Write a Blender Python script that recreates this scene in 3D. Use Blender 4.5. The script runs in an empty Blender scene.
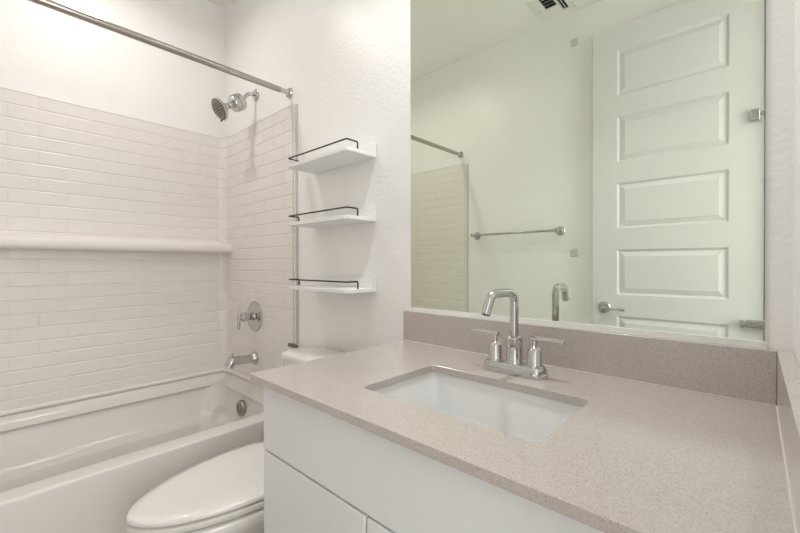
import bpy, bmesh, math, random
from math import sin, cos, pi, radians
from mathutils import Vector, Matrix
random.seed(4)
S = bpy.context.scene
COL = S.collection

# ------------------------------------------------------------------ camera
yaw, pitch, roll = radians(42.6146), radians(-0.335), radians(-0.0953)
Fv = Vector((-sin(yaw)*cos(pitch), cos(yaw)*cos(pitch), sin(pitch)))
Rv = Vector((cos(yaw), sin(yaw), 0)); Uv = Rv.cross(Fv)
R2 = Rv*cos(roll)+Uv*sin(roll); U2 = -Rv*sin(roll)+Uv*cos(roll)
cd = bpy.data.cameras.new('camera'); cam = bpy.data.objects.new('camera', cd); COL.objects.link(cam)
cam.matrix_world = Matrix(((R2.x, U2.x, -Fv.x, -0.0536), (R2.y, U2.y, -Fv.y, -1.0183), (R2.z, U2.z, -Fv.z, 1.145), (0, 0, 0, 1)))
cd.sensor_width = 36; cd.lens = 385.363/800*36; cd.clip_start = 0.01
S.camera = cam

# ------------------------------------------------------------------ world, exposure
w = bpy.data.worlds.new('world'); S.world = w; w.use_nodes = True
w.node_tree.nodes['Background'].inputs[0].default_value = (0.9, 0.95, 1, 1)
w.node_tree.nodes['Background'].inputs[1].default_value = 0.35
S.view_settings.view_transform = 'Standard'; S.view_settings.look = 'None'
S.view_settings.gamma = 1; S.view_settings.use_curve_mapping = False
S.view_settings.exposure = 0.15
LIGHT_POWER = {'tub': 4.0, 'vanity': 6.4}
FILL_POWER = 17.5  # strength of the fill added outside the doorway
LIGHT_COLOR = {'tub': (1.0, 0.955, 0.90), 'vanity': (0.985, 0.985, 1.0)}
FILL_COLOR = (0.97, 0.985, 1.0)
KEY = None
S.cycles.sample_clamp_indirect = 4.0
S.cycles.max_bounces = 14; S.cycles.diffuse_bounces = 8; S.cycles.glossy_bounces = 8

# ------------------------------------------------------------------ materials
def mat(name, col, rough=0.5, metal=0.0, bump=None, spec=0.5, coat=0.0, extra=None):
    m = bpy.data.materials.new(name); m.use_nodes = True
    nt = m.node_tree; b = nt.nodes['Principled BSDF']
    b.inputs['Base Color'].default_value = (*col, 1); b.inputs['Roughness'].default_value = rough
    b.inputs['Metallic'].default_value = metal; b.inputs['Specular IOR Level'].default_value = spec
    b.inputs['Coat Weight'].default_value = coat; b.inputs['Coat Roughness'].default_value = 0.12
    tc = nt.nodes.new('ShaderNodeTexCoord')
    if bump:
        scale, dist, stren = bump[:3]
        mp = nt.nodes.new('ShaderNodeMapping'); nt.links.new(tc.outputs['Object'], mp.inputs[0])
        if len(bump) > 3: mp.inputs['Scale'].default_value = bump[3]
        n = nt.nodes.new('ShaderNodeTexNoise'); n.inputs['Scale'].default_value = scale; n.inputs['Detail'].default_value = 3
        nt.links.new(mp.outputs[0], n.inputs['Vector'])
        bp = nt.nodes.new('ShaderNodeBump'); bp.inputs['Distance'].default_value = dist; bp.inputs['Strength'].default_value = stren
        nt.links.new(n.outputs['Fac'], bp.inputs['Height']); nt.links.new(bp.outputs[0], b.inputs['Normal'])
    if extra: extra(nt, b, tc)
    return m

def quartz(nt, b, tc):
    n1 = nt.nodes.new('ShaderNodeTexVoronoi'); n1.inputs['Scale'].default_value = 270
    r1 = nt.nodes.new('ShaderNodeValToRGB'); r1.color_ramp.elements[0].position = 0.18; r1.color_ramp.elements[1].position = 0.30
    r1.color_ramp.elements[0].color = (0.15, 0.11, 0.09, 1); r1.color_ramp.elements[1].color = (1, 1, 1, 1)
    # only some of the cells are dark specks
    g = nt.nodes.new('ShaderNodeMath'); g.operation = 'GREATER_THAN'; g.inputs[1].default_value = 0.62
    sp = nt.nodes.new('ShaderNodeSeparateColor'); nt.links.new(n1.outputs['Color'], sp.inputs[0]); nt.links.new(sp.outputs[0], g.inputs[0])
    n2 = nt.nodes.new('ShaderNodeTexNoise'); n2.inputs['Scale'].default_value = 420; n2.inputs['Detail'].default_value = 2
    r2 = nt.nodes.new('ShaderNodeValToRGB')
    r2.color_ramp.elements[0].position = 0.35; r2.color_ramp.elements[0].color = (0.405, 0.355, 0.325, 1)
    r2.color_ramp.elements[1].position = 0.68; r2.color_ramp.elements[1].color = (0.495, 0.445, 0.41, 1)
    mx = nt.nodes.new('ShaderNodeMix'); mx.data_type = 'RGBA'; mx.blend_type = 'MULTIPLY'
    ml = nt.nodes.new('ShaderNodeMath'); ml.operation = 'MULTIPLY'; ml.inputs[1].default_value = 0.42
    nt.links.new(g.outputs[0], ml.inputs[0]); nt.links.new(ml.outputs[0], mx.inputs[0])
    for t, s in ((tc.outputs['Object'], n1), (tc.outputs['Object'], n2)): nt.links.new(t, s.inputs['Vector'])
    nt.links.new(n1.outputs['Distance'], r1.inputs[0]); nt.links.new(n2.outputs['Fac'], r2.inputs[0])
    b.inputs['Coat IOR'].default_value = 1.7; b.inputs['Coat Roughness'].default_value = 0.18
    nt.links.new(r2.outputs[0], mx.inputs[6]); nt.links.new(r1.outputs[0], mx.inputs[7]); nt.links.new(mx.outputs[2], b.inputs['Base Color'])

def floor_tile(nt, b, tc):
    br = nt.nodes.new('ShaderNodeTexBrick'); br.offset = 0.5
    br.inputs['Color1'].default_value = (0.36, 0.32, 0.28, 1); br.inputs['Color2'].default_value = (0.39, 0.35, 0.31, 1)
    br.inputs['Mortar'].default_value = (0.42, 0.38, 0.34, 1); br.inputs['Scale'].default_value = 1
    br.inputs['Brick Width'].default_value = 0.6; br.inputs['Row Height'].default_value = 0.3; br.inputs['Mortar Size'].default_value = 0.003
    nt.links.new(tc.outputs['Object'], br.inputs['Vector']); nt.links.new(br.outputs[0], b.inputs['Base Color'])

M = dict(
    wall=mat('orange_peel_white_paint', (0.85, 0.84, 0.825), 0.36, bump=(75, 0.004, 0.28)),
    ceiling=mat('ceiling_paint', (0.86, 0.85, 0.825), 0.7, bump=(70, 0.004, 0.25)),
    floor=mat('grey_brown_floor_tile', (0.3, 0.26, 0.22), 0.4, extra=floor_tile),
    trim=mat('white_trim_paint', (0.80, 0.79, 0.76), 0.3),
    door=mat('white_door_paint', (0.68, 0.68, 0.665), 0.38, bump=(60, 0.0015, 0.15, (1, 1, 0.06))),
    acrylic=mat('glossy_warm_white_acrylic', (0.68, 0.65, 0.615), 0.24, coat=0.0),
    tile=mat('moulded_white_subway_tile', (0.77, 0.735, 0.695), 0.38, coat=0.0, bump=(28, 0.004, 0.06)),
    edgeshade=mat('grey_edge_shade', (0.50, 0.51, 0.48), 0.35),  # grey tone stands in for shade along the surround edge
    porcelain=mat('white_porcelain', (0.73, 0.705, 0.67), 0.10, coat=0.4),
    sink=mat('bright_white_porcelain', (0.71, 0.71, 0.70), 0.10, coat=0.2),
    chrome=mat('polished_chrome', (0.58, 0.58, 0.57), 0.06, 1.0),
    satin=mat('satin_nickel', (0.46, 0.42, 0.38), 0.25, 1.0),
    satinface=mat('frosted_chrome', (0.42, 0.41, 0.39), 0.38, 1.0),
    nozzle=mat('grey_spray_face', (0.12, 0.115, 0.10), 0.45),
    rubber=mat('dark_rubber', (0.03, 0.028, 0.025), 0.5),
    black=mat('black_powder_coat', (0.018, 0.016, 0.015), 0.4),
    shelf=mat('white_painted_wood', (0.82, 0.82, 0.82), 0.4),
    quartz=mat('greige_quartz', (0.38, 0.31, 0.27), 0.2, spec=0.6, coat=1.0, extra=quartz),
    cabinet=mat('satin_white_cabinet', (0.73, 0.735, 0.735), 0.33),
    caulk=mat('white_caulk', (0.62, 0.58, 0.54), 0.5),
    mirror=mat('silvered_green_glass', (0.79, 0.84, 0.74), 0.0, 1.0),
    mirroredge=mat('glass_edge', (0.10, 0.13, 0.10), 0.2),
    bronze=mat('brown_bronze', (0.20, 0.15, 0.10), 0.35, 0.6),
    plate=mat('beige_cover_plate', (0.62, 0.595, 0.54), 0.5),
    vent=mat('white_enamel', (0.80, 0.80, 0.77), 0.4),
    dark=mat('dark_duct', (0.015, 0.015, 0.014), 0.8),
    water=mat('brushed_drain', (0.6, 0.6, 0.6), 0.2, 1.0),
)
def emis(name, col, s):
    m = bpy.data.materials.new(name); m.use_nodes = True; b = m.node_tree.nodes['Principled BSDF']
    b.inputs['Base Color'].default_value = (.9, .9, .9, 1); b.inputs['Emission Color'].default_value = (*col, 1); b.inputs['Emission Strength'].default_value = s
    return m

# ------------------------------------------------------------------ helpers
def link(name, bm, m, parent=None, smooth=None, bevel=None):
    bmesh.ops.remove_doubles(bm, verts=bm.verts, dist=1e-6)
    bmesh.ops.recalc_face_normals(bm, faces=bm.faces)
    me = bpy.data.meshes.new(name); bm.to_mesh(me); bm.free()
    ms = m if isinstance(m, (list, tuple)) else [m]
    for q in ms: me.materials.append(q)
    if smooth is not None:
        for p in me.polygons: p.use_smooth = True
        me.set_sharp_from_angle(angle=radians(smooth))
    o = bpy.data.objects.new(name, me); COL.objects.link(o)
    if parent:
        o.parent = parent; o.matrix_parent_inverse = Matrix.Translation(-world_loc(parent))
    if bevel:
        b = o.modifiers.new('bevel', 'BEVEL'); b.width = bevel; b.segments = 3; b.limit_method = 'ANGLE'; b.angle_limit = radians(40)
        for p in me.polygons: p.use_smooth = True
        me.set_sharp_from_angle(angle=radians(50))
        b.harden_normals = True
    return o
def world_loc(o):
    v = Vector(o.location)
    while o.parent:
        v += o.matrix_parent_inverse.translation; o = o.parent; v += Vector(o.location)
    return v
def tag(o, label, cat=None, group=None):
    o['label'] = label
    if cat: o['category'] = cat
    if group: o['group'] = group
    return o
def struct(o, label=None):
    o['kind'] = 'structure'
    if label: o['label'] = label
    return o
def empty(name, loc, label, cat, group=None):
    o = bpy.data.objects.new(name, None); o.location = loc; o.empty_display_size = 0.05; COL.objects.link(o)
    return tag(o, label, cat, group)
def box(bm, x0, x1, y0, y1, z0, z1, mi=0):
    v = [bm.verts.new((x, y, z)) for x in (x0, x1) for y in (y0, y1) for z in (z0, z1)]
    for f in ((0, 1, 3, 2), (4, 6, 7, 5), (0, 4, 5, 1), (2, 3, 7, 6), (0, 2, 6, 4), (1, 5, 7, 3)):
        bm.faces.new([v[i] for i in f]).material_index = mi
def boxo(name, b, m, parent=None, bevel=None):
    bm = bmesh.new(); box(bm, *b); return link(name, bm, m, parent, bevel=bevel)
def frame_of(d):
    d = d.normalized(); a = Vector((0, 0, 1)) if abs(d.z) < 0.9 else Vector((1, 0, 0))
    u = d.cross(a).normalized(); return u, d.cross(u).normalized()
def tube(bm, pts, r, n=20, cap=True):
    pts = [Vector(p) for p in pts]; rs = r if isinstance(r, (list, tuple)) else [r]*len(pts)
    rings = []; u = None
    for i, p in enumerate(pts):
        d = (pts[min(i+1, len(pts)-1)]-pts[max(i-1, 0)]).normalized()
        if u is None: u, _ = frame_of(d)
        u = (u-d*u.dot(d)).normalized(); v = d.cross(u)
        rings.append([bm.verts.new(p+(u*cos(2*pi*k/n)+v*sin(2*pi*k/n))*rs[i]) for k in range(n)])
    for a, b in zip(rings, rings[1:]):
        for k in range(n): bm.faces.new((a[k], a[(k+1) % n], b[(k+1) % n], b[k]))
    if cap: bm.faces.new(rings[0]); bm.faces.new(rings[-1])
def arcpath(pts, rad, seg=8):
    """polyline with its inner corners rounded"""
    P = [Vector(p) for p in pts]; out = [P[0]]
    for a, b, c in zip(P, P[1:], P[2:]):
        d1 = (a-b).normalized(); d2 = (c-b).normalized(); ang = d1.angle(d2); t = min(rad/math.tan(ang/2), (a-b).length*.49, (c-b).length*.49)
        p1 = b+d1*t; p2 = b+d2*t
        for k in range(seg+1):
            s = k/seg; out.append(p1*(1-s)**2+b*2*s*(1-s)+p2*s*s)
    out.append(P[-1]); return out
def lathe(bm, o, ax, prof, n=32):
    """prof = (distance along the axis, radius)"""
    o = Vector(o); ax = Vector(ax).normalized(); u, v = frame_of(ax); rings = []
    for t, r in prof:
        if r < 1e-6: rings.append([bm.verts.new(o+ax*t)])
        else: rings.append([bm.verts.new(o+ax*t+(u*cos(2*pi*k/n)+v*sin(2*pi*k/n))*r) for k in range(n)])
    for a, b in zip(rings, rings[1:]):
        if len(a) == 1 and len(b) == 1: continue
        for k in range(n):
            if len(a) == 1: bm.faces.new((a[0], b[k], b[(k+1) % n]))
            elif len(b) == 1: bm.faces.new((a[k], a[(k+1) % n], b[0]))
            else: bm.faces.new((a[k], a[(k+1) % n], b[(k+1) % n], b[k]))
    if len(rings[0]) > 1: bm.faces.new(rings[0])
    if len(rings[-1]) > 1: bm.faces.new(rings[-1])
def ring(x0, x1, y0, y1, r, z, n=10):
    out = []
    for cx, cy, a0 in ((x1-r, y1-r, 0), (x0+r, y1-r, 90), (x0+r, y0+r, 180), (x1-r, y0+r, 270)):
        for k in range(n+1):
            a = radians(a0+90*k/n); out.append(Vector((cx+r*cos(a), cy+r*sin(a), z)))
    return out
def loft(bm, rings, close=False, capA=False, capB=False):
    V = [[bm.verts.new(p) for p in r] for r in rings]; n = len(V[0])
    pairs = list(zip(V, V[1:]))
    if close: pairs.append((V[-1], V[0]))
    for a, b in pairs:
        for k in range(n): bm.faces.new((a[k], a[(k+1) % n], b[(k+1) % n], b[k]))
    if capA: bm.faces.new(V[0])
    if capB: bm.faces.new(V[-1])
def copy_tree(o, parent=None):
    c = o.copy(); COL.objects.link(c)
    if parent:
        c.parent = parent; c.matrix_parent_inverse = o.matrix_parent_inverse.copy()
    for ch in list(o.children): copy_tree(ch, c)
    return c

# ------------------------------------------------------------------ room shell
XL, WY, H = -2.4419, -1.4828, 2.7074          # left wall x, opposite wall y, ceiling height
TH = 0.11
HX = 1.15                                     # far side of the passage outside the door
DO0, DO1, DOZ = -1.405, -0.665, 2.485         # doorway in the right wall
struct(boxo('floor', (XL-TH, HX+TH, WY-TH, TH, -0.1, 0), M['floor']), 'grey brown tiled bathroom floor')
struct(boxo('ceiling', (XL-TH, HX+TH, WY-TH, TH, H, H+0.1), M['ceiling']), 'white bathroom ceiling')
struct(boxo('wall_back', (XL-TH, HX+TH, 0, TH, 0, H), M['wall']), 'white textured wall carrying mirror and shelves')
struct(boxo('wall_front', (XL-TH, HX+TH, WY-TH, WY, 0, H), M['wall']), 'white textured wall seen in the mirror')
struct(boxo('wall_left', (XL-TH, XL, WY, 0, 0, H), M['wall']), 'white textured wall along the tub')
bm = bmesh.new()
box(bm, 0, TH, DO1, 0, 0, H); box(bm, 0, TH, WY, DO0, 0, H); box(bm, 0, TH, DO0, DO1, DOZ, H)
struct(link('wall_right', bm, M['wall']), 'white wall at the right end of the vanity with the doorway')
struct(boxo('wall_passage', (HX, HX+TH, WY, 0, 0, H), M['wall']), 'white wall of the passage outside')
bm = bmesh.new()                              # door jamb and casing
J = 0.016
box(bm, 0.001, TH-0.001, DO1-J, DO1, 0, DOZ); box(bm, 0.001, TH-0.001, DO0, DO0+J, 0, DOZ); box(bm, 0.001, TH-0.001, DO0, DO1, DOZ-J, DOZ)
box(bm, TH, TH+0.014, DO1-0.006, DO1+0.055, 0, DOZ+0.055); box(bm, TH, TH+0.014, DO0-0.055, DO0+0.006, 0, DOZ+0.055); box(bm, TH, TH+0.014, DO0-0.055, DO1+0.055, DOZ-0.006, DOZ+0.055)
struct(link('trim_1', bm, M['trim'], bevel=0.002), 'white door jamb and casing')
struct(boxo('baseboard_back', (-1.665, -0.958, -0.013, 0, 0, 0.1), M['trim'], bevel=0.003), 'white baseboard behind the toilet')
struct(boxo('baseboard_front', (-1.665, -0.001, WY, WY+0.013, 0, 0.1), M['trim'], bevel=0.003), 'white baseboard behind the open door')

# ------------------------------------------------------------------ open door
DF = -1.418; DB = DF-0.035; DX0, DX1, DZ0, DZ1 = -0.752, -0.023, 0.012, 2.478
bm = bmesh.new()
PX0, PX1 = -0.6255, -0.1445
pz = [(2.346-0.3735*i-0.2545, 2.346-0.3735*i) for i in range(6)]
def rect(x0, x1, z0, z1, y): return [Vector((x0, y, z0)), Vector((x1, y, z0)), Vector((x1, y, z1)), Vector((x0, y, z1))]
def quad(r): bm.faces.new([bm.verts.new(p) for p in r])
for y, sgn in ((DF, 1), (DB, -1)):
    quad(rect(DX0, PX0, DZ0, DZ1, y)); quad(rect(PX1, DX1, DZ0, DZ1, y))
    edges = [DZ1]+[e for a, b in pz for e in (b, a)]+[DZ0]
    for i in range(0, len(edges), 2): quad(rect(PX0, PX1, edges[i+1], edges[i], y))
    for a, b in pz:
        rr = []
        for ins, dep in ((0, 0), (0.004, 0.003), (0.009, 0.0095), (0.013, 0.0105), (0.036, 0.0035), (0.038, 0.0025)):
            rr.append(rect(PX0+ins, PX1-ins, a+ins, b-ins, y-sgn*dep))
        loft(bm, rr, capB=True)
for r in ((DX0, DX0, DZ0, DZ1), (DX1, DX1, DZ0, DZ1)):
    quad([Vector((r[0], DF, r[2])), Vector((r[0], DB, r[2])), Vector((r[0], DB, r[3])), Vector((r[0], DF, r[3]))])
for z in (DZ0, DZ1): quad([Vector((DX0, DF, z)), Vector((DX1, DF, z)), Vector((DX1, DB, z)), Vector((DX0, DB, z))])
door = struct(link('door_1', bm, M['door']), 'white six panel door folded back against the wall, seen in the mirror')
bm = bmesh.new()
hc = Vector((-0.690, DF, 0.896))
lathe(bm, hc, (0, 1, 0), [(0, 0.033), (0.006, 0.033), (0.011, 0.029), (0.013, 0.016), (0.04, 0.0125), (0.05, 0.0125), (0.053, 0.009)])
lever = link('door_handle', bm, M['chrome'], door, smooth=35); lever['label'] = 'chrome lever handle with round rose'
bm = bmesh.new()
tube(bm, arcpath([hc+Vector((0, 0.045, 0)), hc+Vector((0.03, 0.05, 0.001)), hc+Vector((0.07, 0.047, -0.003)), hc+Vector((0.112, 0.045, -0.006))], 0.02), [0.0085]+[0.0072]*27+[0.006], n=14)
link('lever', bm, M['chrome'], lever, smooth=40)
boxo('latch', (DX0-0.002, DX0+0.004, DF-0.025, DF-0.008, 0.875, 0.925), M['satin'], door)
for z in (2.20, 1.565, 0.93, 0.28):
    bm = bmesh.new()
    tube(bm, [(-0.013, DF-0.001, z-0.045), (-0.013, DF-0.001, z+0.045)], 0.006, n=12)
    box(bm, -0.0225, -0.012, DF-0.012, DF-0.008, z-0.045, z+0.045)
    link('hinge', bm, M['satin'], door, smooth=40)
# two chrome stops on the hinge stile
bm = bmesh.new()
box(bm, -0.071, -0.036, DF+0.0, DF+0.022, 1.802, 1.856); st = link('hinge_stop', bm, M['chrome'], door, bevel=0.004)
bm = bmesh.new(); tube(bm, [(-0.036, DF+0.011, 1.835), (-0.016, DF+0.011, 1.835)], 0.006, n=12); link('stop_pin', bm, M['chrome'], st, smooth=40)
bm = bmesh.new()
lathe(bm, (-0.024, DF+0.022, 0.862), (-1, 0, 0), [(0, 0.023), (0.056, 0.023), (0.058, 0.015), (0.066, 0.015), (0.068, 0.020), (0.078, 0.020), (0.082, 0.014)], n=24)
st2 = link('hinge_stop', bm, M['chrome'], door, smooth=35)
bm = bmesh.new(); box(bm, -0.05, -0.03, DF, DF+0.004, 0.845, 0.88); link('stop_mount', bm, M['chrome'], st2)

# ------------------------------------------------------------------ swept U path around the tub alcove
XT = -1.671
def upath(off, xend=XT, cr=0.065, seg=10):
    """points (x, y) following the three alcove walls at a distance off, from the front wall round to the back wall"""
    x0 = XL+off; ya = WY+off; yb = -off; r = max(cr-off, 0.004)
    pts = [(xend, ya)]
    for k in range(seg+1):
        a = radians(270-90*k/seg); pts.append((x0+r+r*cos(a), ya+r+r*sin(a)))
    for k in range(seg+1):
        a = radians(180-90*k/seg); pts.append((x0+r+r*cos(a), yb-r+r*sin(a)))
    pts.append((xend, yb)); return pts
def sweep(bm, prof, xend=XT, close=True):
    P = [[Vector((x, y, z)) for x, y in upath(off, xend)] for off, z in prof]
    V = [[bm.verts.new(p) for p in row] for row in P]; n = len(V[0])
    pairs = list(zip(V, V[1:]))+([(V[-1], V[0])] if close else [])
    for a, b in pairs:
        for k in range(n-1): bm.faces.new((a[k], a[k+1], b[k+1], b[k]))
    if close:
        bm.faces.new([v[0] for v in V]); bm.faces.new([v[-1] for v in V])

# ------------------------------------------------------------------ shower surround
ZS0, ROW, NR = 0.4965, 0.06128, 23
ZS1 = ZS0+ROW*NR
bm = bmesh.new()
sweep(bm, [(0.001, ZS0), (0.0112, ZS0), (0.0112, ZS1-0.004), (0.001, ZS1-0.002)])
# arc-length samples of the raised face
base = upath(0.0112); face = upath(0.0131)
cum = [0]
for a, b in zip(face, face[1:]): cum.append(cum[-1]+math.hypot(b[0]-a[0], b[1]-a[1]))
LT = cum[-1]
def at(path, s):
    s = max(0, min(LT, s))
    for i in range(len(cum)-1):
        if s <= cum[i+1]+1e-9:
            t = (s-cum[i])/max(cum[i+1]-cum[i], 1e-9)
            return Vector((path[i][0]*(1-t)+path[i+1][0]*t, path[i][1]*(1-t)+path[i+1][1]*t, 0))
# arc position of a point on the left wall: joint at y=-0.841 in the top row
i_arc = 11
sj = cum[i_arc]+(-0.841-face[i_arc][1])
BL = 0.1975; g = 0.0009; bv = 0.0034
for r in range(NR):
    top = (r == NR-1)
    z0 = ZS0+ROW*r+g; z1 = ZS0+ROW*(r+1)-g
    off = sj if (NR-1-r) % 2 == 0 else sj+BL/2
    s = off-math.ceil(off/BL)*BL
    while s < LT:
        a = max(s+g, 0.001); b = min(s+BL-g, LT-0.001); s += BL
        if b-a < 0.012: continue
        ss = [a, a+bv]+[c for c in cum if a+bv+0.002 < c < b-bv-0.002]+[b-bv, b]
        ss2 = ss
        rows = []
        for zi, (z, raised) in enumerate(((z0, 0), (z0+bv, 1), (z1-bv, 1), (z1, 0))):
            row = []
            for k, q in enumerate(ss2):
                up = raised and 0 < k < len(ss2)-1
                p = at(face if up else base, q)
                if raised and not up: p = p*.3+at(face, q)*.7
                row.append(bm.verts.new((p.x, p.y, z)))
            rows.append(row)
        for A, B in zip(rows, rows[1:]):
            for k in range(len(ss2)-1): bm.faces.new((A[k], A[k+1], B[k+1], B[k]))
bmesh.ops.recalc_face_normals(bm, faces=bm.faces)
sur = link('shower_surround', bm, M['tile'], smooth=12)
tag(sur, 'white moulded subway tile surround on the three walls above the bathtub', 'shower surround')
bm = bmesh.new()                              # top lip
sweep(bm, [(0.0, ZS1-0.004), (0.0125, ZS1-0.004), (0.0150, ZS1-0.001), (0.0140, ZS1+0.002), (0.0115, ZS1+0.004), (0.0, ZS1+0.0045)], XT+0.001)
link('top_lip', bm, M['tile'], sur, smooth=60)
bm = bmesh.new()                              # bottom lip over the tub flange
sweep(bm, [(0.0, 0.4985), (0.0185, 0.4985), (0.0200, 0.5005), (0.0200, 0.510), (0.0180, 0.514), (0.0125, 0.516), (0.0, 0.516)], XT+0.001)
link('bottom_lip', bm, M['tile'], sur, smooth=60)
bm = bmesh.new()                              # long moulded ledge
pr = [(-2.4292, 1.212), (-2.350, 1.213), (-2.337, 1.2155), (-2.330, 1.222), (-2.328, 1.232), (-2.328, 1.250), (-2.331, 1.259), (-2.338, 1.2645), (-2.350, 1.266), (-2.405, 1.267), (-2.420, 1.271), (-2.4292, 1.282)]
A = [bm.verts.new((x, WY+0.013, z)) for x, z in pr]; B = [bm.verts.new((x, -0.0130, z)) for x, z in pr]
for i in range(len(pr)-1): bm.faces.new((A[i], A[i+1], B[i+1], B[i]))
bm.faces.new(A); bm.faces.new(B)
ledge = link('ledge', bm, M['tile'], sur, smooth=50); ledge['label'] = 'long smooth white ledge across the tiled wall'
for sgn, yw in ((-1, 0), (1, WY)):
    bm = bmesh.new()
    ya, yb = sorted((yw, yw+sgn*0.010))
    box(bm, XT+0.001, -1.656, ya, yb, 0.455, ZS1+0.002)
    link('edge_flange', bm, M['tile'], sur, bevel=0.002)
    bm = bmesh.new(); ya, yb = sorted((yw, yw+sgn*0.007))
    box(bm, -1.656, -1.645, ya, yb, 0.775, ZS1-0.002)  # strip that draws the edge's shadow line in colour
    q = link('edge_shade_strip', bm, M['edgeshade'], sur, bevel=0.001); q['label'] = 'thin vertical strip with the edge shade painted grey'
clip = boxo('edge_bracket', (-1.697, -1.622, -0.028, -0.0142, 0.752, 0.768), M['bronze'], bevel=0.004)
tag(clip, 'small brown metal block at the foot of the tile edge above the toilet tank', 'bracket')

# ------------------------------------------------------------------ bathtub
bm = bmesh.new()
X0, X1, Y0, Y1 = XL+0.001, XT, WY+0.001, -0.001
loft(bm, [ring(X0, X1, Y0, Y1, .002, 0.0), ring(X0, X1, Y0, Y1, .004, .435), ring(X0+.001, X1-.002, Y0+.001, Y1-.001, .005, .443), ring(X0+.004, X1-.009, Y0+.004, Y1-.004, .006, .4485),
          ring(-2.392, -1.742, -1.41, -.062, .105, .4505), ring(-2.386, -1.749, -1.40, -.067, .103, .4485), ring(-2.380, -1.756, -1.39, -.071, .10, .441), ring(-2.374, -1.760, -1.38, -.074, .10, .425),
          ring(-2.318, -1.772, -1.31, -.098, .11, .318), ring(-2.306, -1.775, -1.295, -.104, .11, .302), ring(-2.286, -1.779, -1.28, -.112, .11, .294), ring(-2.268, -1.784, -1.265, -.122, .11, .286), ring(-2.262, -1.788, -1.25, -.130, .11, .27),
          ring(-2.235, -1.80, -1.20, -.15, .11, .15), ring(-2.215, -1.815, -1.17, -.17, .11, .118), ring(-2.17, -1.85, -1.11, -.21, .10, .103), ring(-2.08, -1.95, -1.0, -.3, .05, .098)], capB=True)
tub = link('bathtub', bm, M['acrylic'], smooth=35)
tag(tub, 'white alcove bathtub with a plain apron beside the toilet', 'bathtub')
bm = bmesh.new()
sweep(bm, [(0.001, .447), (0.001, .4963), (0.010, .4963), (0.0150, .493), (0.020, .486), (0.030, .472), (0.044, .460), (0.060, .4535), (0.075, .4495), (0.075, .447)], XT-0.012)
link('tile_flange', bm, M['acrylic'], tub, smooth=60)
bm = bmesh.new()
ov = Vector((-2.05, -0.081, 0.385))
lathe(bm, ov, (0, -1, 0), [(0, .040), (.012, .042), (.018, .040), (.020, .037), (.020, .0)], n=32)
ovo = link('overflow_cover', bm, M['satinface'], tub, smooth=35); ovo['label'] = 'round chrome overflow cover'
bm = bmesh.new()
for k in range(-3, 4):
    hw = math.sqrt(.031**2-(k*.0075)**2)
    for sx in (-1, 1):
        box(bm, ov.x+(.002 if sx > 0 else -hw), ov.x+(hw if sx > 0 else -.002), ov.y-.0204, ov.y-.0165, ov.z+k*.0075-.0013, ov.z+k*.0075+.0013)
link('grille', bm, M['rubber'], ovo)
bm = bmesh.new(); lathe(bm, (-2.02, -0.38, .0975), (0, 0, 1), [(0, .035), (.003, .034), (.006, .02), (.007, 0)]); link('drain', bm, M['chrome'], tub, smooth=35)

# ------------------------------------------------------------------ tub fittings
YS = -0.0135
sp = empty('tub_spout', (-2.045, YS, 0.638), 'chrome tub spout with a lift knob below the shower valve', 'spout')
bm = bmesh.new(); lathe(bm, (-2.045, YS, .638), (0, -1, 0), [(0, .034), (.006, .034), (.010, .031), (.014, .028), (.022, .026), (.026, .022)]); link('spout_flange', bm, M['chrome'], sp, smooth=35)
bm = bmesh.new()
tube(bm, arcpath([(-2.045, YS-.02, .638), (-2.045, -.140, .643), (-2.045, -.156, .614)], .018, 8), [.023]+[.0235]*9+[.022], n=24)
spb = link('spout_body', bm, M['chrome'], sp, smooth=40)
bm = bmesh.new(); lathe(bm, (-2.045, -.138, .662), (0, 0, 1), [(0, .003), (.012, .003), (.013, .006), (.021, .0065), (.023, .004)], 16); link('diverter_knob', bm, M['chrome'], sp, smooth=35)

va = empty('shower_valve', (-2.05, YS, .863), 'round chrome shower valve with a drop lever on the tiled wall', 'shower valve')
bm = bmesh.new(); lathe(bm, (-2.05, YS, .863), (0, -1, 0), [(0, .083), (.003, .083), (.006, .079), (.008, .060), (.010, .055), (.011, .035), (.014, .030), (.014, 0)], 48); link('escutcheon', bm, M['chrome'], va, smooth=30)
bm = bmesh.new(); lathe(bm, (-2.05, YS-.012, .865), (0, -1, 0), [(0, .022), (.020, .022), (.022, .017), (.032, .017), (.035, .024), (.058, .024), (.062, .020), (.066, .012), (.082, .011), (.084, .008)], 28)
hn = link('handle', bm, M['chrome'], va, smooth=35)
bm = bmesh.new(); tube(bm, [(-2.05, -.099, .886), (-2.05, -.101, .882), (-2.05, -.1015, .84), (-2.05, -.103, .808), (-2.05, -.103, .805)], [.006, .009, .0075, .0085, .006], n=16); link('lever', bm, M['chrome'], hn, smooth=40)

sh = empty('showerhead', (-2.05, YS, 2.066), 'chrome shower head with filter bulb on a short arm', 'shower head')
ax = Vector((0, -.835, -.55)).normalized()
bm = bmesh.new(); lathe(bm, (-2.05, -.001, 2.066), (0, -1, 0), [(0, .031), (.006, .031), (.011, .025), (.014, .013)]); link('arm_flange', bm, M['chrome'], sh, smooth=35)
c0 = Vector((-2.05, -.107, 1.991))
bm = bmesh.new(); tube(bm, arcpath([(-2.05, -.012, 2.066), (-2.05, -.045, 2.060), c0-ax*.03], .03), .0095, n=16); link('arm', bm, M['chrome'], sh, smooth=40)
bm = bmesh.new(); lathe(bm, c0-ax*.040, ax, [(0, .014), (.004, .030), (.010, .040), (.018, .0435), (.040, .0435), (.0405, .041), (.043, .041), (.0435, .0435), (.058, .043), (.067, .038), (.074, .026), (.078, .016), (.09, .014)], 36); link('filter_bulb', bm, M['chrome'], sh, smooth=28)
c1 = Vector((-2.05, -.200, 1.930))
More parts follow.
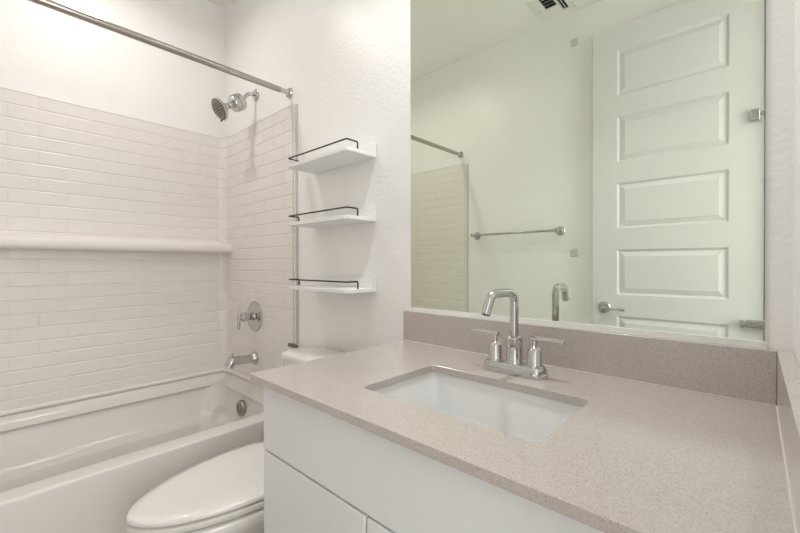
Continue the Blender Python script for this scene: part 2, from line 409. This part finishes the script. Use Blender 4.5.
bm = bmesh.new(); lathe(bm, c1-ax*.062, ax, [(0, .012), (.012, .017), (.022, .018), (.032, .014), (.036, .020), (.042, .038), (.048, .052), (.054, .0565), (.061, .0565), (.063, .053)], 36)
hd = link('head', bm, M['chrome'], sh, smooth=35)
bm = bmesh.new(); lathe(bm, c1-ax*.002, ax, [(0, .052), (.004, .052), (.007, .045), (.008, 0)], 36)
fc = link('spray_face', bm, M['nozzle'], hd, smooth=35); fc['label'] = 'dark grey nozzle face'
bm = bmesh.new(); fu, fv = frame_of(ax)
for rr, nn in ((.012, 6), (.024, 12), (.035, 18), (.044, 24)):
    for k in range(nn):
        a = 2*pi*k/nn; lathe(bm, c1+ax*.004+(fu*cos(a)+fv*sin(a))*rr, ax, [(0, .0022), (.004, .0019), (.0042, 0)], 6)
q = link('nozzles', bm, M['plate'], hd, smooth=35); q['kind'] = 'stuff'
dn = (Vector((0, 0, -1))-ax*Vector((0, 0, -1)).dot(ax)).normalized(); dn = Matrix.Rotation(radians(-38), 3, ax) @ dn
bm = bmesh.new(); tube(bm, [c1-ax*.004+dn*.05, c1-ax*.002+dn*.066], .0045, n=10); link('spray_lever', bm, M['rubber'], hd, smooth=40)

# ------------------------------------------------------------------ curtain rod
rod = empty('curtain_rod', (-1.712, -.74, 1.9746), 'brushed metal shower curtain rod spanning the tub above the surround', 'curtain rod')
bm = bmesh.new(); tube(bm, [(-1.712, WY+.05, 1.9815), (-1.712, -.055, 1.9740)], .0135, n=24); link('rod_tube', bm, M['satin'], rod, smooth=40)
for sgn, yw, zr_ in ((-1, -.0005, 1.9746), (1, WY+.0005, 1.982)):
    bm = bmesh.new(); lathe(bm, (-1.712, yw, zr_), (0, sgn, 0), [(0, .024), (.004, .025), (.010, .022), (.014, .0125), (.030, .0115), (.056, .0115)], 24)
    link('end_flange', bm, M['chrome'], rod, smooth=35)

# ------------------------------------------------------------------ wall shelves
def make_shelf(zb):
    t = empty('wall_shelf', (-1.3075, 0, zb), 'shelf', 'shelf', 'white shelves above the toilet')
    x0, x1 = -1.505, -1.110
    bm = bmesh.new(); r = .022
    pts = [(x0, -.001), (x1, -.001)]
    for k in range(7): a = radians(0-90*k/6); pts.append((x1-r+r*cos(a), -.145+r+r*sin(a)))
    for k in range(7): a = radians(-90-90*k/6); pts.append((x0+r+r*cos(a), -.145+r+r*sin(a)))
    A = [bm.verts.new((x, y, zb)) for x, y in pts]; B = [bm.verts.new((x, y, zb+.014)) for x, y in pts]
    bm.faces.new(A); bm.faces.new(B)
    for i in range(len(pts)): bm.faces.new((A[i], A[(i+1) % len(pts)], B[(i+1) % len(pts)], B[i]))
    link('board', bm, M['shelf'], t, bevel=.0015)
    boxo('back_rail', (x0, x1, -.017, -.001, zb+.014, zb+.052), M['shelf'], t, bevel=.0015)
    bm = bmesh.new(); zr = zb+.041; xa, xb = x0+.006, x1-.006
    tube(bm, arcpath([(xb, -.090, zb+.014), (xb, -.090, zr), (xb, -.141, zr), (xa, -.141, zr), (xa, -.090, zr), (xa, -.090, zb+.014)], .008, 6), .0030, n=10)
    q = link('guard_rail', bm, M['black'], t, smooth=50); q['label'] = 'thin black wire guard rail'
    return t
s1 = make_shelf(1.549); s1['label'] = 'topmost of three white wall shelves with black rail above the toilet'
for zb, lab in ((1.307, 'middle of three white wall shelves with black rail above the toilet'), (1.041, 'lowest of three white wall shelves with black rail above the toilet')):
    c = copy_tree(s1); c.location.z = zb; c['label'] = lab

# ------------------------------------------------------------------ toilet
TX = -1.337
toilet = empty('toilet', (TX, -.35, 0), 'white elongated toilet with closed lid between bathtub and vanity', 'toilet')
def egg(w_, yb, yf, z, n=56, cx=TX, e=.56):
    """closed outline: blunt at the back (yb), pointed round at the front (yf)"""
    ym = yb-(yb-yf)*.26; out = []
    for k in range(n):
        a = 2*pi*k/n; c, s = cos(a), sin(a)
        if s <= 0:   # front half
            y = ym+(ym-yf)*s; wv = w_*max(0, 1-s*s)**e; out.append(Vector((cx+math.copysign(wv, c) if abs(c) > 1e-9 else cx, y, z)))
        else:
            y = ym+(yb-ym)*s**.75; wv = w_*abs(c)**.4; out.append(Vector((cx+math.copysign(wv, c) if abs(c) > 1e-9 else cx, y, z)))
    return out
lidpts = [(.176, -.228, -.742, .4235), (.181, -.225, -.748, .4265), (.181, -.225, -.748, .436), (.177, -.229, -.743, .4405), (.155, -.26, -.71, .4435), (.10, -.33, -.61, .446), (.04, -.40, -.50, .447)]
bm = bmesh.new(); loft(bm, [egg(*p) for p in lidpts], capA=True, capB=True)
link('lid', bm, M['porcelain'], toilet, smooth=50)
bm = bmesh.new(); loft(bm, [egg(*p) for p in [(.172, -.232, -.738, .3985), (.181, -.226, -.748, .4015), (.183, -.225, -.750, .409), (.182, -.225, -.749, .4165), (.172, -.232, -.738, .4205)]], capA=True, capB=True)
link('seat', bm, M['porcelain'], toilet, smooth=50)
bm = bmesh.new()
loft(bm, [egg(.160, -.25, -.718, .3935), egg(.176, -.245, -.736, .3915), egg(.182, -.24, -.743, .382), egg(.180, -.24, -.740, .355), egg(.170, -.22, -.72, .32), egg(.150, -.16, -.66, .26), egg(.132, -.12, -.62, .17), egg(.125, -.10, -.60, .08), egg(.128, -.09, -.605, .02), egg(.128, -.09, -.605, .0)], capA=True, capB=True)
bm2 = bm; box(bm2, TX-.05, TX+.05, -.30, -.235, .385, .3990)
link('bowl', bm, M['porcelain'], toilet, smooth=60)
bm = bmesh.new(); box(bm, TX-.15, TX+.15, -.262, -.02, .34, .3965); link('tank_shelf', bm, M['porcelain'], toilet, bevel=.015)
bm = bmesh.new(); loft(bm, [ring(TX-.145, TX+.145, -.182, -.022, .03, .398), ring(TX-.152, TX+.152, -.186, -.02, .035, .44), ring(TX-.158, TX+.158, -.188, -.02, .045, .760)], capA=True, capB=True)
tank = link('tank', bm, M['porcelain'], toilet, smooth=50)
bm = bmesh.new(); loft(bm, [ring(TX-.158, TX+.158, -.188, -.014, .045, .7605), ring(TX-.164, TX+.164, -.196, -.010, .05, .764), ring(TX-.165, TX+.165, -.197, -.009, .05, .780), ring(TX-.160, TX+.160, -.192, -.013, .048, .787), ring(TX-.145, TX+.145, -.176, -.03, .035, .790)], capA=True, capB=True)
link('tank_lid', bm, M['porcelain'], toilet, smooth=50)

# ------------------------------------------------------------------ vanity
VX0 = -.953
van = empty('vanity_cabinet', (-.476, -.27, 0), 'white slab front vanity cabinet under the greige countertop', 'cabinet')
bm = bmesh.new()
box(bm, VX0, VX0+.018, -.524, -.002, .0, .861); box(bm, -.02, -.002, -.524, -.002, .0, .861)
box(bm, VX0+.018, -.02, -.02, -.002, .1, .861); box(bm, VX0+.018, -.02, -.524, -.02, .1, .118)
box(bm, VX0+.018, -.02, -.524, -.506, .82, .861); box(bm, VX0+.018, -.02, -.524, -.506, .67, .70); box(bm, VX0+.018, -.02, -.47, -.455, 0, .1)
box(bm, -.60, -.55, -.524, -.506, .118, .67); box(bm, -.22, -.17, -.524, -.506, .118, .67)
link('carcass', bm, M['cabinet'], van)
def front(name, x0, x1, z0, z1): return boxo(name, (x0, x1, -.545, -.5245, z0, z1), M['cabinet'], van, bevel=.0035)
front('false_front', VX0, -.003, .6875, .858)
front('door', VX0, -.5785, .105, .6825)
front('door', -.5735, -.199, .105, .6825)
front('door', -.194, -.003, .105, .6825)

ct = bmesh.new()
hx0, hx1, hy0, hy1, hr = -.678, -.288, -.464, -.214, .018
CX0, CX1, CY0, CY1 = -.957, -.0005, -.5766, -.0005
zt, zb = .88, .8625
loft(ct, [ring(CX0, CX1, CY0, CY1, .001, zb), ring(CX0, CX1, CY0, CY1, .001, zt-.0015), ring(CX0+.0015, CX1-.0015, CY0+.0015, CY1-.0015, .001, zt),
          ring(hx0-.001, hx1+.001, hy0-.001, hy1+.001, hr, zt), ring(hx0, hx1, hy0, hy1, hr, zt-.001), ring(hx0, hx1, hy0, hy1, hr, zb)], close=True)
ctop = tag(link('countertop', ct, M['quartz'], smooth=30), 'speckled greige quartz countertop with a rectangular sink cutout', 'countertop')
bm = bmesh.new()
box(bm, CX0, -.0205, -.0215, -.0197, zt, zt+.0015); box(bm, -.0240, -.0224, CY0+.003, -.0215, zt, zt+.0012)
q = link('caulk_bead', bm, M['caulk'], ctop); q['label'] = 'thin white caulk bead along the splashes'
tag(boxo('backsplash', (CX0, -.0226, -.0197, -.0005, zt+.0002, .982), M['quartz'], bevel=.001), 'long greige quartz backsplash strip below the mirror', 'backsplash')
tag(boxo('side_splash', (-.0224, -.0005, CY0, -.0005, zt+.0002, .982), M['quartz'], bevel=.001), 'short greige quartz side splash against the right wall', 'backsplash')

bm = bmesh.new(); e = .004; zs = zb-.0005
R = [ring(hx0-.022, hx1+.022, hy0-.02, hy1+.02, hr+.02, zs), ring(hx0-e, hx1+e, hy0-e, hy1+e, hr+.004, zs), ring(hx0-e+.001, hx1+e-.001, hy0-e+.001, hy1+e-.001, hr+.004, zs-.003),
     ring(hx0+.012, hx1-.012, hy0+.008, hy1-.008, .030, .775), ring(hx0+.018, hx1-.018, hy0+.012, hy1-.012, .034, .752), ring(hx0+.024, hx1-.024, hy0+.022, hy1-.022, .036, .738),
     ring(hx0+.06, hx1-.06, hy0+.055, hy1-.055, .03, .732), ring(-.503, -.463, -.352, -.312, .0195, .727)]
loft(bm, R)
Ro = [[p+Vector((0, 0, -.010)) for p in r] for r in (ring(hx0-.022, hx1+.022, hy0-.02, hy1+.02, hr+.02, zs), ring(hx0-.012, hx1+.012, hy0-.012, hy1+.012, .04, .76), ring(hx0+.02, hx1-.02, hy0+.02, hy1-.02, .04, .727), ring(-.503, -.463, -.352, -.312, .0195, .719))]
loft(bm, [R[0]]+Ro)
sink = tag(link('sink', bm, M['sink'], smooth=45), 'white rectangular undermount sink in the countertop', 'sink')
bm = bmesh.new(); lathe(bm, (-.483, -.332, .7215), (0, 0, 1), [(0, .019), (.006, .0235), (.008, .0225), (.009, .016), (.012, .014), (.013, 0)]); link('drain', bm, M['chrome'], sink, smooth=35)

# ------------------------------------------------------------------ faucet
FX, FY = -.4855, -.136
fa = empty('faucet', (FX, FY, .88), 'chrome two handle faucet with high squared spout behind the sink', 'faucet')
bm = bmesh.new()
def stad(hx, hy, z, n=12):
    out = []
    for s_, a0 in ((1, -90), (-1, 90)):
        for k in range(n+1):
            a = radians(a0+180*k/n); out.append(Vector((FX+s_*(hx-hy)+hy*cos(a), FY+hy*sin(a), z)))
    return out
loft(bm, [stad(.081, .027, .8802), stad(.082, .028, .883), stad(.0815, .0275, .888), stad(.079, .025, .890), stad(.078, .024, .899), stad(.076, .022, .903), stad(.072, .018, .904)], capA=True, capB=True)
link('base_plate', bm, M['chrome'], fa, smooth=35)
bm = bmesh.new(); lathe(bm, (FX, FY, .903), (0, 0, 1), [(0, .021), (.004, .0205), (.006, .0195), (.056, .0190), (.059, .0196), (.063, .0190), (.066, .014)], 32)
link('spout_collar', bm, M['chrome'], fa, smooth=30)
bm = bmesh.new(); tube(bm, arcpath([(FX, FY, .955), (FX, FY, 1.077), (FX-.009, -.232, 1.0765), (FX-.012, -.252, 1.031)], .028, 10), .0105, n=24)
spt = link('spout', bm, M['chrome'], fa, smooth=45)
bm = bmesh.new(); tube(bm, [(FX-.01197, -.2518, 1.0316), (FX-.01203, -.2524, 1.0300)], .0085, n=20); link('aerator', bm, M['rubber'], spt, smooth=45)
bm = bmesh.new(); lathe(bm, (FX+.0, FY+.026, .903), (0, 0, 1), [(0, .003), (.045, .003), (.046, .0055), (.053, .0055), (.055, .003)], 14); link('lift_rod', bm, M['chrome'], fa, smooth=35)
for s_ in (-1, 1):
    hx = FX+s_*.051
    bm = bmesh.new(); lathe(bm, (hx, FY, .902), (0, 0, 1), [(0, .0215), (.003, .0215), (.005, .0185), (.008, .0180), (.010, .0168), (.038, .0160), (.043, .0135), (.047, .009), (.050, .0052), (.064, .0048)], 32)
    h = link('handle', bm, M['chrome'], fa, smooth=30)
    bm = bmesh.new(); tube(bm, [(hx-s_*.009, FY, .9700), (hx-s_*.008, FY, .9700), (hx+s_*.068, FY-.002, .9700), (hx+s_*.069, FY-.002, .9700)], [.005, .0062, .0062, .005], n=16)
    link('lever', bm, M['chrome'], h, smooth=40)

# ------------------------------------------------------------------ mirror
mr = empty('wall_mirror', (-.487, 0, .99), 'large frameless wall mirror resting above the backsplash', 'mirror')
bm = bmesh.new(); box(bm, -.9355, -.0392, -.0030, -.0004, .9915, 2.13, 1)
bm.faces.ensure_lookup_table(); bm.normal_update()
for f in bm.faces:
    if all(abs(v.co.y+.0030) < 1e-5 for v in f.verts): f.material_index = 0
link('glass', bm, [M['mirror'], M['mirroredge']], mr)
bm = bmesh.new(); box(bm, -.938, -.036, -.0030, -.0004, .9822, .9912); box(bm, -.938, -.036, -.0062, -.00305, .9822, .9955)
link('channel', bm, M['vent'], mr)

# ------------------------------------------------------------------ opposite wall: towel bar, plates
tb = empty('towel_bar', (-1.26, WY, 1.355), 'chrome towel bar on the wall opposite, seen in the mirror', 'towel bar')
for x in (-1.566, -.961):
    bm = bmesh.new(); lathe(bm, (x, WY+.0005, 1.355), (0, 1, 0), [(0, .029), (.005, .029), (.008, .026), (.010, .012), (.045, .010), (.050, .0135), (.078, .0135), (.080, .011)], 28)
    link('post', bm, M['chrome'], tb, smooth=32)
bm = bmesh.new(); tube(bm, [(-1.575, WY+.066, 1.355), (-.952, WY+.066, 1.355)], .0078, n=16); link('bar', bm, M['chrome'], tb, smooth=40)
for x, z, lab in ((-.881, 1.213, 'small square beige plate on the wall beside the towel bar'), (-.880, 2.517, 'small square beige plate high on the wall below the ceiling vent')):
    tag(boxo('wall_plate', (x-.019, x+.019, WY+.0005, WY+.006, z-.021, z+.021), M['plate'], bevel=.0015), lab, 'wall plate', 'square wall plates')

# ------------------------------------------------------------------ ceiling vent
ve = empty('ceiling_vent', (-.95, -1.29, H), 'white ceiling register with black slots, seen in the mirror', 'vent')
vx0, vx1, vy0, vy1 = -1.055, -.845, -1.425, -1.185
bm = bmesh.new(); za, zb2 = H-.007, H-.0005
ox = (vx0+.058, vx0+.125, vx0+.133, vx1-.040); oy = (vy0+.018, vy1-.03)
box(bm, vx0, ox[0], vy0, vy1, za, zb2); box(bm, ox[3], vx1, vy0, vy1, za, zb2); box(bm, ox[1], ox[2], vy0, vy1, za, zb2)
box(bm, ox[0], ox[1], vy0, oy[0], za, zb2); box(bm, ox[2], ox[3], vy0, oy[0], za, zb2); box(bm, ox[0], ox[1], oy[1], vy1, za, zb2); box(bm, ox[2], ox[3], oy[1], vy1, za, zb2)
link('frame', bm, M['vent'], ve)
boxo('duct', (ox[0], ox[3], oy[0], oy[1], H-.0022, H-.0008), M['dark'], ve)
def slat(a, b, wv, ang, alongx):
    bm = bmesh.new(); d = Vector((0, cos(ang), sin(ang))) if alongx else Vector((cos(ang), 0, sin(ang)))
    a, b = Vector(a), Vector(b); n = Vector((0, -sin(ang), cos(ang))) if alongx else Vector((-sin(ang), 0, cos(ang)))
    V = [bm.verts.new(p+d*(sg*wv)+n*(q*.0005)) for p in (a, b) for sg in (-1, 1) for q in (-1, 1)]
    for f in ((0, 1, 3, 2), (4, 6, 7, 5), (0, 4, 5, 1), (2, 3, 7, 6), (0, 2, 6, 4), (1, 5, 7, 3)): bm.faces.new([V[i] for i in f])
    link('slat', bm, M['vent'], ve)
y = oy[0]+.008
while y < oy[1]-.004:
    if y > -1.345: slat((ox[0], y+.006, H-.008), (ox[1], y+.006, H-.008), .0062, radians(-38), True); y += .030
    else: slat((ox[0], y, H-.007), (ox[1], y, H-.007), .0085, radians(25), True); y += .013
x = ox[2]+.006
while x < ox[3]:
    slat((x, oy[0], H-.008), (x, oy[1], H-.008), .0045, radians(-35), False); x += .016
for sx, sy in ((vx0+.02, vy0+.09), (vx0+.02, vy1-.03), (vx1-.012, vy0+.01)):
    bm = bmesh.new(); lathe(bm, (sx, sy, za), (0, 0, -1), [(0, .005), (.0015, .004), (.002, 0)], 12); link('screw', bm, M['satin'], ve, smooth=40)

# ------------------------------------------------------------------ recessed ceiling lights
def can_light(key, x, y, lab):
    t = empty('recessed_light', (x, y, H), lab, 'ceiling light', 'recessed ceiling lights')
    bm = bmesh.new(); n = 40
    prof = [(0, .09), (.004, .09), (.006, .084), (.004, .066), (.001, .064)]
    lathe(bm, (x, y, H-.0003), (0, 0, -1), prof, n); link('trim_ring', bm, M['vent'], t, smooth=35)
    bm = bmesh.new(); lathe(bm, (x, y, H-.0045), (0, 0, -1), [(0, .063), (.001, .063), (.0015, 0)], n); link('diffuser', bm, emis('lit_diffuser_'+key, LIGHT_COLOR[key], 12), t, smooth=35)
    ld = bpy.data.lights.new('lamp', 'AREA'); ld.shape = 'DISK'; ld.size = .08; ld.spread = radians({'tub': 155, 'vanity': 116}[key]); ld.energy = LIGHT_POWER[key]; ld.color = LIGHT_COLOR[key]
    lo = bpy.data.objects.new('lamp', ld); COL.objects.link(lo); lo.location = (0, 0, -.009); lo.parent = t
can_light('tub', -1.94, -.69, 'round recessed light in the ceiling over the bathtub')
can_light('vanity', -.63, -.22, 'round recessed light in the ceiling over the vanity')

# ------------------------------------------------------------------ room fill added outside the doorway, shaped as an unseen window
wy0, wy1, wz0, wz1 = -1.36, -.30, .55, 2.35
bm = bmesh.new(); xa, xb = HX-.03, HX-.0005
box(bm, xa, xb, wy0-.05, wy0, wz0-.05, wz1+.05); box(bm, xa, xb, wy1, wy1+.05, wz0-.05, wz1+.05)
box(bm, xa, xb, wy0, wy1, wz0-.05, wz0); box(bm, xa, xb, wy0, wy1, wz1, wz1+.05); box(bm, xa, xb, wy0, wy1, 1.43, 1.46)
fill_win = struct(link('fill_window_1', bm, M['trim']), 'white framed window added as fill light in the passage outside the doorway')
boxo('glow_pane', (xb-.006, xb-.002, wy0, wy1, wz0, wz1), emis('fill_glow', FILL_COLOR, 1.2), fill_win)  # glowing sheet, part of the added fill
ld = bpy.data.lights.new('fill_lamp', 'AREA'); ld.shape = 'RECTANGLE'; ld.size = wz1-wz0; ld.size_y = wy1-wy0; ld.energy = FILL_POWER; ld.color = FILL_COLOR  # area lamp added to brighten the room through the doorway
lo = bpy.data.objects.new('fill_lamp', ld); COL.objects.link(lo); lo.location = (HX-.035, (wy0+wy1)/2, (wz0+wz1)/2); lo.rotation_euler = (0, radians(90), 0)
